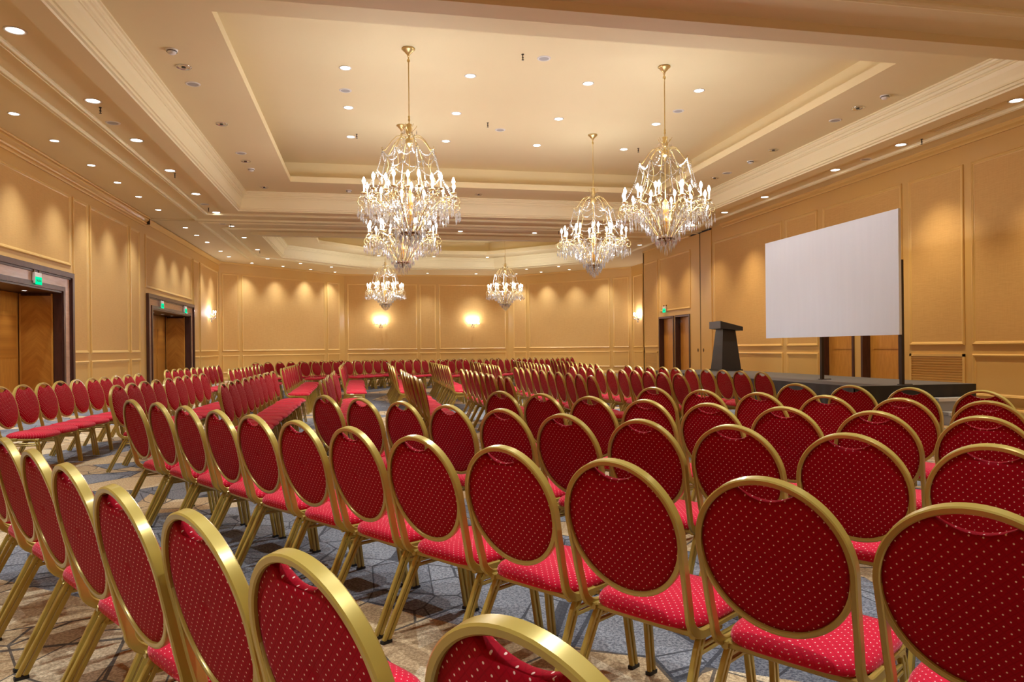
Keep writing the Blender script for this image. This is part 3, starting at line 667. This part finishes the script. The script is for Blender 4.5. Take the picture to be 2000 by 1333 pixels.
    for k in range(50):
        a = rnd.uniform(0, 2 * PI); rr = rnd.uniform(.08, .5); zz = 3.1 + rr * .75 + rnd.uniform(0, .25); cr.octa((rr * math.cos(a), rr * math.sin(a), Z(zz)), .016, .06)
    s2 = cr.build('crystal_pendants', M['crystal'], r); s2['kind'] = 'stuff'
    for i in range(6):
        a = PI / 3 * i + .26
        l = bpy.data.lights.new('chandelier_glow', 'POINT'); l.energy = P_CHAND; l.shadow_soft_size = .10; l.color = WARM_COL
        o = bpy.data.objects.new('chandelier_glow', l); COL.objects.link(o); o.parent = r; o.location = (.76 * math.cos(a), .76 * math.sin(a), Z(3.78))
    return r
def children(o, cache={}): return [c for c in o.children]
def copy_tree(o, parent=None):
    c = o.copy(); COL.objects.link(c); c.parent = parent
    if parent is not None: c.matrix_parent_inverse = o.matrix_parent_inverse.copy()
    for ch in list(o.children): copy_tree(ch, c)
    return c
ch0 = make_chandelier()
CH = [(.66, 11.3, 'large crystal chandelier hanging nearest on the left'), (4.87, 11.3, 'large crystal chandelier hanging nearest on the right'),
      (.73, 15.2, 'crystal chandelier hanging directly behind the nearest left chandelier'), (4.87, 15.2, 'crystal chandelier second row right, beyond the nearest right one'),
      (.71, 29.3, 'small looking crystal chandelier far back left, above the left back sconce'), (5.57, 29.3, 'small looking crystal chandelier far back right, alone before the back wall')]
for i, (x, y, lb) in enumerate(CH):
    c = ch0 if i == 0 else copy_tree(ch0)
    c.location = (x, y, ZT); c.rotation_euler = (0, 0, .37 * i); tag(c, lb, 'chandelier', 'crystal chandeliers')

# ---------------------------------------------------------------- wall sconces
def make_sconce():
    r = empty('wall_sconce')   # local +Y points into the room, z = 0 at the arms' root
    b = MB(); b.lathe([(0, 0), (.05, 0), (.055, .01), (.03, .02), (0, .022)], 18); me = b.mesh('plate'); o = link('backplate', me, M['brass'], r); o.rotation_euler = (-PI / 2, 0, 0)
    b = MB(); b.lathe([(0, -.06), (.02, -.05), (.035, -.01), (.03, .02), (.012, .05), (0, .06)], 12, c=(0, .05, 0)); b.build('boss', M['brass_dark'], r)
    b = MB(); b.lathe([(0, 0), (.035, .01), (.04, .022), (0, .012)], 12); cup = b.mesh('cup'); cup.materials.append(M['brass'])
    b = MB(); b.lathe([(.010, .01), (.010, .09), (0, .09)], 10); st = b.mesh('stick'); st.materials.append(M['candle'])
    b = MB(); b.lathe([(.006, .09), (.014, .11), (.018, .13), (.012, .16), (0, .19)], 10); bu = b.mesh('bulb'); bu.materials.append(M['bulb'])
    cr = MB()
    for i in range(5):
        a = PI * (i + .0) / 4 * .86 + .22; x, y = .30 * math.cos(a), .05 + .17 * math.sin(a)
        b = MB(); b.tube([(0, .05, 0), (x * .35, .05 + (y - .05) * .35, .02), (x * .7, .05 + (y - .05) * .7, .10), (x, y, .10 + .0)], .006, 6); b.build('arm', M['brass'], r)
        c = link('candle', st, None, r, (x, y, .10)); link('drip_cup', cup, None, c); link('flame_bulb', bu, None, c)
        for k in range(4): cr.octa((x * (.3 + .22 * k), .05 + (y - .05) * (.3 + .22 * k), -.04 + .02 * k), .012, .09)
        for k in range(3): cr.octa((x * 1.05 + .03 * (k - 1), y, .03 - .02 * (k % 2)), .011, .08)
        for k in range(6): cr.octa((x * .9 * (k + .5) / 6, .06 + (y - .05) * (k + .5) / 6, .16 - .012 * k), .009, .03)
    for k in range(8): cr.octa((.10 * math.cos(k * .8) * .8, .07, -.10 - .02 * (k % 3)), .012, .09)
    s = cr.build('crystals', M['crystal'], r); s['kind'] = 'stuff'
    for sx in (-.16, .16):
        l = bpy.data.lights.new('sconce_glow', 'POINT'); l.energy = P_SCONCE; l.shadow_soft_size = .05; l.color = WARM_COL
        o = bpy.data.objects.new('sconce_glow', l); COL.objects.link(o); o.parent = r; o.location = (sx, .17, .22)
    return r
sc0 = make_sconce()
for i, (x, y, z, rz, lb) in enumerate(((.64, 36.44, 2.46, PI, 'crystal wall sconce on the left half of the back wall'), (5.22, 36.44, 2.46, PI, 'crystal wall sconce on the right half of the back wall'),
        (-5.99, 29.75, 2.52, -PI / 2, 'crystal wall sconce on the left wall beyond the far doorway'), (11.94, 30.75, 2.50, PI / 2, 'crystal wall sconce on the narrow far right wall'))):
    c = sc0 if i == 0 else copy_tree(sc0); c.location = (x, y, z); c.rotation_euler = (0, 0, rz); tag(c, lb, 'wall lamp', 'crystal wall sconces')

# ---------------------------------------------------------------- exit signs
def exit_sign(x, y, z, rz, label):
    r = empty('exit_sign', (x, y, z), rz); tag(r, label, 'exit sign', 'green exit signs')   # faces local +Y
    b = MB(); b.box(-.14, .14, .0, .05, .0, .20); b.build('housing', M['white_plastic'], r)
    b = MB(); b.box(-.13, .13, .05, .056, -.02, .12); pn = b.build('lit_panel', M['exit'], r)
    cu = bpy.data.curves.new('txt', 'FONT'); cu.body = 'SALIDA'; cu.size = .062; cu.extrude = .001; cu.align_x = 'CENTER'; cu.align_y = 'CENTER'
    tmp = bpy.data.objects.new('tmp', cu); me = bpy.data.meshes.new_from_object(tmp); bpy.data.objects.remove(tmp); me.materials.clear()
    t = link('lettering', me, M['darkhole'], pn); t.location = (0, .058, .05); t.rotation_euler = (PI / 2, 0, PI)
    b = MB(); b.box(-.125, -.09, .0, .03, .18, .25); b.box(.09, .125, .0, .03, .18, .25); b.build('bracket', M['brass_dark'], r)
exit_sign(-5.97, 14.75, 2.52, -PI / 2, 'green exit sign on the header of the nearest left doorway')
exit_sign(-5.97, 22.95, 2.54, -PI / 2, 'green exit sign on the header of the far left doorway, left one')
exit_sign(-5.97, 25.75, 2.54, -PI / 2, 'green exit sign on the header of the far left doorway, right one')
exit_sign(10.59, 24.68, 2.50, PI / 2, 'pale green exit sign above the twin doors on the right wall')

# ---------------------------------------------------------------- stage, screen, lectern, steps
SX0, SX1, SY0, SY1, SZ = 7.40, 9.60, 10.0, 18.6, .60
st = empty('stage', (8.5, 14.3, 0)); tag(st, 'low black stage platform with draped black skirt along the right wall', 'stage')
n = 0
for k in range(4):
    y0 = SY0 + (SY1 - SY0) * k / 4; y1 = SY0 + (SY1 - SY0) * (k + 1) / 4
    b = MB(); b.box(SX0 - 8.5, SX1 - 8.5, y0 - 14.3 + .004, y1 - 14.3 - .004, SZ - .05, SZ); b.build('deck_panel', M['stage_top'], st)
def skirt(p, q):
    p, q = Vector((*p, 0)), Vector((*q, 0)); ax = (q - p).normalized(); n_ = Vector((ax.y, -ax.x, 0)); ln = (q - p).length; K = int(ln / .035); vs = []; J = 6
    for i in range(K + 1):
        s = i / K * ln
        for j in range(J + 1):
            t = j / J; d = .012 + .022 * t * math.sin(s * 21 + 1.3 * math.sin(s * 3.1)) + .012 * math.sin(s * 4.3 + 5 * t) * (1 - abs(2 * t - 1))
            vs.append(p + ax * s + n_ * d + Vector((0, 0, (SZ - .004) * (1 - t) + .004)))
    b = MB(); b.add(vs, [(i * (J + 1) + j, (i + 1) * (J + 1) + j, (i + 1) * (J + 1) + j + 1, i * (J + 1) + j + 1) for i in range(K) for j in range(J)], True)
    return b
X = lambda x, y: (x - 8.5, y - 14.3)
skirt(X(SX0, SY0), X(SX1, SY0)).build('skirt', M['skirt'], st)
skirt(X(SX0, SY1), X(SX0, SY0)).build('skirt', M['skirt'], st)
b = MB(); b.box(SX0 - 8.5 + .05, SX1 - 8.5 - .05, SY0 - 14.3 + .05, SY1 - 14.3 - .05, .0, SZ - .05); b.build('frame', M['skirt'], st)
sp = empty('stage_steps', (9.0, 9.55, 0)); tag(sp, 'grey two-tread steps at the near end of the stage', 'steps')
for k, (z, d) in enumerate(((.40, .22), (.20, .44))):
    b = MB(); b.box(-.35, .35, .38 - d - .0, .38 - d + .24, z - .04, z); b.build('tread', M['step'], sp)
    b = MB(); b.box(-.36, .36, .38 - d - .02, .38 - d + .015, z - .045, z + .003); b.build('nosing', M['step_edge'], sp)
    b = MB(); b.box(-.34, .34, .38 - d + .0, .38 - d + .22, 0, z - .045); b.build('riser_box', M['step'], sp)
# screen
scn = empty('projection_screen', (8.3, 12.07, SZ)); tag(scn, 'large blank white projection screen on black legs on the stage', 'screen')
b = MB(); b.box(-.012, .0, -1.97, 1.96, .80, 2.81); b.build('screen_surface', M['screen'], scn)
b = MB(); b.box(.0, .035, -1.97, -1.92, .80, 2.81); b.box(.0, .035, 1.91, 1.96, .80, 2.81); b.box(.0, .035, -1.92, 1.91, .80, .85); b.box(.0, .035, -1.92, 1.91, 2.76, 2.81); b.build('frame', M['white_plastic'], scn)
for yy in (-1.925, .15):
    b = MB(); b.box(.04, .09, yy - .03, yy + .03, .0, 2.0); b.box(.02, .22, yy - .05, yy + .05, 0, .012); b.build('leg', M['sprinkler'], scn)
b = MB(); b.box(.036, .07, -1.95, 1.94, 1.7, 1.75); b.build('cross_bar', M['sprinkler'], scn)
# lectern
lec = empty('lectern', (9.2, 17.55, SZ), .0); tag(lec, 'black lectern with tapered body and slanted top at the far end of the stage', 'lectern')
b = MB(); b.box(-.30, .30, -.34, .34, 0, .04); b.build('base', M['lectern'], lec)
b = MB(); lo = [(-.27, -.31), (.27, -.31), (.27, .31), (-.27, .31)]; hi = [(-.17, -.20), (.17, -.20), (.17, .20), (-.17, .20)]
b.add([(*p, .04) for p in lo] + [(*p, 1.10) for p in hi], [(0, 1, 2, 3), (4, 5, 6, 7), (0, 1, 5, 4), (1, 2, 6, 5), (2, 3, 7, 6), (3, 0, 4, 7)]); b.build('body', M['lectern'], lec)
b = MB(); b.add([(-.29, -.31, 1.10), (.33, -.31, 1.04), (.33, .31, 1.04), (-.29, .31, 1.10), (-.29, -.31, 1.29), (.33, -.31, 1.14), (.33, .31, 1.14), (-.29, .31, 1.29)],
      [(0, 1, 2, 3), (4, 5, 6, 7), (0, 1, 5, 4), (1, 2, 6, 5), (2, 3, 7, 6)]); b.build('top', M['lectern'], lec)
b = MB(); b.add([(-.292, -.31, 1.10), (-.292, .31, 1.10), (-.292, .31, 1.29), (-.292, -.31, 1.29)], [(0, 1, 2, 3)]); b.box(-.30, -.29, -.31, .31, 1.10, 1.29); o = b.build('front_fascia', M['lectern_side'], lec); o['label'] = 'grey front board of the top'

# ---------------------------------------------------------------- chairs
TILT = math.radians(12.5)
def hp(x, h, d=0.0):
    # point of the back plane: x across, h up the plane, d towards the sitter
    return Vector((x, -.175 - h * math.sin(TILT) + d * math.cos(TILT), .37 + h * math.cos(TILT) + d * math.sin(TILT)))
NRM = Vector((0, math.cos(TILT), math.sin(TILT)))
def make_chair_meshes():
    S = {}
    a, bb, hc = .214, .218, .316
    sec = rrect(.018, .031, .0035, 1)
    b = MB(); pts = []; nr = []
    def rail(sx):
        o = []
        for (y, z) in ((-.02, .362), (-.08, .362)): o.append((Vector((sx * .205, y, z)), Vector((0, 0, 1))))
        c = Vector((sx * .205, -.175 + .070, .362 + .075))
        for k in range(7):
            t = k / 6 * (PI / 2 - .0); ang = -PI / 2 - t * (1 - TILT / (PI / 2) * -0)
            p = Vector((sx * .205, c.y + .083 * math.cos(ang), c.z + .075 * math.sin(ang)))
            o.append((p, Vector((0, -math.cos(ang), -math.sin(ang)))))
        return o
    right = rail(1)
    for h in (.13, .22): right.append((hp(.205 + (.212 - .205) * h / .316, h), NRM))
    arc = []
    for k in range(0, 37):
        t = PI * k / 36; arc.append((hp(a * math.cos(t), hc + bb * math.sin(t)), NRM))
    left = [(Vector((-p.x, p.y, p.z)), n) for p, n in reversed(right)]
    path = right + arc + left
    b.sweep([p for p, n in path], sec, nrm=lambda i: path[i][1], smooth=True)
    low = []
    for k in range(0, 31):
        t = -PI * k / 30; low.append(hp(a * math.cos(t) * .992, hc + bb * math.sin(t)))
    b.sweep(low, rrect(.017, .024, .004, 2), nrm=NRM, smooth=True)
    S['back_frame'] = (b, 'gold')
    # upholstered oval
    b = MB(); seg = 56; R = 9; pa, pb = .208, .212
    def outline(t):
        x, z = pa * math.cos(t), pb * math.sin(t)
        if z > 0 and abs(x) < .086:
            ze = pb * math.sqrt(1 - (.086 / pa) ** 2); z = ze - .033 * (1 - (x / .086) ** 2) ** .8
        return x, z
    def layer(front):
        vs = [hp(0, hc, .040 if front else -.004)]
        for j in range(1, R + 1):
            q = j / R; q = math.sin(q * PI / 2) if front else q
            for i in range(seg):
                x, z = outline(2 * PI * i / seg)
                d = (.013 + .027 * (1 - q ** 3.2) ** .62) if front else (-.004 - .006 * (1 - q ** 6))
                vs.append(hp(x * q, hc + z * q, d))
        fs = [(0, 1 + i, 1 + (i + 1) % seg) for i in range(seg)]
        for j in range(1, R):
            for i in range(seg):
                A_ = 1 + (j - 1) * seg; B2 = 1 + j * seg; fs.append((A_ + i, B2 + i, B2 + (i + 1) % seg, A_ + (i + 1) % seg))
        return vs, fs
    v1, f1 = layer(True); v2, f2 = layer(False); n1 = len(v1)
    v2 = v2
    b.add(v1 + v2, f1 + [tuple(n1 + i for i in f) for f in f2] + [(1 + (R - 1) * seg + i, 1 + (R - 1) * seg + (i + 1) % seg, n1 + 1 + (R - 1) * seg + (i + 1) % seg, n1 + 1 + (R - 1) * seg + i) for i in range(seg)], True)
    S['backrest'] = (b, 'velvet_back_shaded')
    # seat cushion: rounded square, domed
    b = MB(); seg = 56
    def so(t):
        c, s_ = math.cos(t), math.sin(t); e = .42
        x = math.copysign(abs(c) ** e, c) * (.205 + .008 * s_); y = math.copysign(abs(s_) ** e, s_) * .205 + .035
        return x, y
    prof = [(0, .438), (.25, .4375), (.5, .435), (.72, .430), (.87, .421), (.95, .411), (.985, .400), (1.0, .388), (.99, .377), (.95, .371), (0, .371)]
    vs = [(0, .035, prof[0][1])]
    for q, z in prof[1:-1]:
        for i in range(seg):
            x, y = so(2 * PI * i / seg); vs.append((x * q, .035 + (y - .035) * q, z))
    vs.append((0, .035, .371)); fs = [(0, 1 + i, 1 + (i + 1) % seg) for i in range(seg)]; K = len(prof) - 2
    for j in range(K - 1):
        for i in range(seg): fs.append((1 + j * seg + i, 1 + (j + 1) * seg + i, 1 + (j + 1) * seg + (i + 1) % seg, 1 + j * seg + (i + 1) % seg))
    last = len(vs) - 1; fs += [(last, 1 + (K - 1) * seg + (i + 1) % seg, 1 + (K - 1) * seg + i) for i in range(seg)]
    b.add(vs, fs, True); S['seat'] = (b, 'velvet_seat_lit')
    # seat frame: side rails, front and rear bars
    b = MB(); s2 = rrect(.022, .022, .005, 1)
    for sx in (-1, 1): b.sweep([(sx * .192, -.15, .360), (sx * .192, .0, .360), (sx * .192, .19, .360)], s2, nrm=(0, 0, 1), smooth=False)
    b.sweep([(-.19, .19, .360), (.19, .19, .360)], s2, nrm=(0, 0, 1), smooth=False); b.sweep([(-.19, -.13, .360), (.19, -.13, .360)], s2, nrm=(0, 0, 1), smooth=False)
    S['seat_frame'] = (b, 'gold')
    # legs: two square tubes side by side
    s3 = rrect(.018, .017, .003, 1)
    def leg(sx, front):
        b = MB()
        for dy in (-.0120, .0120):
            if front: pts = [(sx * .193, .13 + dy * .6, .365), (sx * .196, .165 + dy, .350), (sx * .198, .178 + dy, .315), (sx * .208, .225 + dy, .012)]
            else: pts = [(sx * .193, -.06 + dy * .6, .365), (sx * .196, -.105 + dy, .350), (sx * .198, -.128 + dy, .315), (sx * .212, -.285 + dy, .012)]
            b.sweep(pts, s3, nrm=(0, 1, 0), smooth=False)
        return b
    S['leg_fl'] = (leg(-1, True), 'gold'); S['leg_fr'] = (leg(1, True), 'gold'); S['leg_rl'] = (leg(-1, False), 'gold'); S['leg_rr'] = (leg(1, False), 'gold')
    b = MB(); s4 = rrect(.014, .014, .003, 1)
    for sx in (-1, 1):
        for z, k in ((.300, 0), (.320, 1)):
            b.sweep([(sx * .198, -.13 - (.315 - z) * .4, z), (sx * .198, .18 + (.315 - z) * .1, z)], s4, nrm=(0, 0, 1), smooth=False)
    b.sweep([(-.192, .03, .338), (.192, .03, .338)], s4, nrm=(0, 0, 1), smooth=False)
    S['stretcher'] = (b, 'gold')
    out = {}
    for k, (mb, mt) in S.items():
        me = mb.mesh('chair_' + k)
        if k == 'back_frame': me.set_sharp_from_angle(angle=math.radians(24))
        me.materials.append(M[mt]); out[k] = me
    b = MB(); b.box(-.011, .011, -.024, .024, .0, .013); me = b.mesh('cap'); me.materials.append(M['rubber']); out['cap'] = me
    return out
CM = make_chair_meshes()
LEGXY = {'leg_fl': (-.208, .225), 'leg_fr': (.208, .225), 'leg_rl': (-.212, -.285), 'leg_rr': (.212, -.285)}
def make_chair(caps):
    r = empty('banquet_chair')
    for k in ('seat', 'backrest', 'back_frame', 'seat_frame', 'stretcher'): link(k, CM[k], None, r)
    for k in ('leg_fl', 'leg_fr', 'leg_rl', 'leg_rr'):
        l = link('leg', CM[k], None, r)
        if caps: link('foot_cap', CM['cap'], None, l, (*LEGXY[k], 0))
    return r
PROTO = {True: make_chair(True), False: make_chair(False)}
USED = set(); RJ = random.Random(11)
def chair(ax_, ay_, face, label, group, near=False):
    # (ax_, ay_) is where the top of the back stands; face is the heading in radians
    fx, fy = math.cos(face), math.sin(face)
    if near not in USED: r = PROTO[near]; USED.add(near)
    else: r = copy_tree(PROTO[near])
    r.location = (ax_ + fx * .293, ay_ + fy * .293, 0); r.rotation_euler = (0, 0, face - PI / 2)
    tag(r, label, 'chair', group)
def ordn(i): return ORD[i]
NEAR = [
 ('nearest', [(-2.04, 4.18), (-1.76, 3.76), (-1.48, 3.34), (-1.20, 2.91), (-.94, 2.51), (-.66, 2.06), (-.39, 1.69), (-.13, 1.30), (.18, .90)], 34.5),
 ('second', [(-1.71, 5.75), (-1.43, 5.36), (-1.16, 4.96), (-.89, 4.56), (-.63, 4.16), (-.36, 3.75), (-.09, 3.36), (.18, 2.95), (.46, 2.55), (.74, 2.15), (1.02, 1.75), (1.28, 1.34)], 34.0),
 ('third', [(-.34, 5.77), (-.06, 5.32), (.21, 4.91), (.48, 4.51), (.75, 4.11), (1.00, 3.69), (1.28, 3.30), (1.57, 2.95), (1.85, 2.54), (2.11, 2.13), (2.38, 1.72)], 33.8),
 ('fourth', [(1.05, 5.81), (1.29, 5.38), (1.54, 4.95), (1.79, 4.53), (2.04, 4.12), (2.31, 3.74), (2.60, 3.36), (2.89, 2.97), (3.16, 2.56)], 31.5),
 ('fifth', [(2.40, 5.88), (2.62, 5.40), (2.85, 4.94), (3.11, 4.51), (3.38, 4.12), (3.68, 3.75), (3.95, 3.32)], 30.5),
 ('sixth', [(3.82, 5.98), (4.06, 5.54), (4.27, 5.09), (4.47, 4.60), (4.74, 4.18)], 26.0)]
for nm, pts, fa in NEAR:
    for i, (x, y) in enumerate(pts):
        chair(x, y, math.radians(fa + RJ.uniform(-1.2, 1.2)), 'gold-framed round-back chair, %s from left in the %s row seen from behind' % (ordn(i), nm),
              'chairs in the %s row of the near block' % nm, near=nm in ('nearest', 'second', 'third'))
MID = [(-3.768, 8.444, .015, .462, 10), (-2.631, 8.345, .003, .489, 9), (-1.568, 8.391, -.003, .482, 10), (-.535, 8.60, -.002, .470, 9), (.58, 8.50, -.004, .470, 10),
       (1.653, 8.66, -.012, .460, 9), (2.691, 8.63, -.006, .490, 10), (3.90, 8.729, -.020, .475, 10), (5.14, 8.84, -.030, .485, 10)]
MIDB = [(-3.79, 14.85, .016, .468, 10), (-2.62, 14.70, -.007, .53, 10), (-1.64, 14.60, -.012, .50, 10), (-.57, 14.70, -.008, .52, 11), (.49, 14.50, 0, .50, 11),
        (1.57, 14.45, .005, .50, 11), (2.53, 14.15, .02, .50, 12), (3.62, 14.45, .035, .50, 12), (4.70, 14.60, .040, .53, 11)]
for blk, data in (('near', MID), ('far', MIDB)):
    for k, (x0, y0, dx, dy, n) in enumerate(data):
        fa = math.atan2(-dx, dy)
        for i in range(n):
            chair(x0 + dx * i + RJ.uniform(-.015, .015), y0 + dy * i, fa + math.radians(RJ.uniform(-1.5, 1.5)) - (math.radians(4) if (k < 3 and blk == 'near') else 0),
                  'red chair, %s back in %s half of the %s sideways row from the left' % (ordn(i), blk, ordn(k)),
                  'chairs in the %s half of the %s sideways row' % (blk, ordn(k)))
FARR = [(-3.25, 22.35), (-1.87, 22.30), (-.62, 22.80), (.90, 22.42), (2.25, 22.4), (3.62, 22.4), (5.0, 22.4)]
for k, (x0, y0) in enumerate(FARR):
    for i in range(9):
        chair(x0 + .29 * i, y0 + .41 * i, math.radians(-35 + RJ.uniform(-1.5, 1.5)), 'distant red chair facing the room, %s in the %s angled row from left' % (ordn(i), ordn(k)),
              'distant chairs in the %s angled row' % ordn(k))
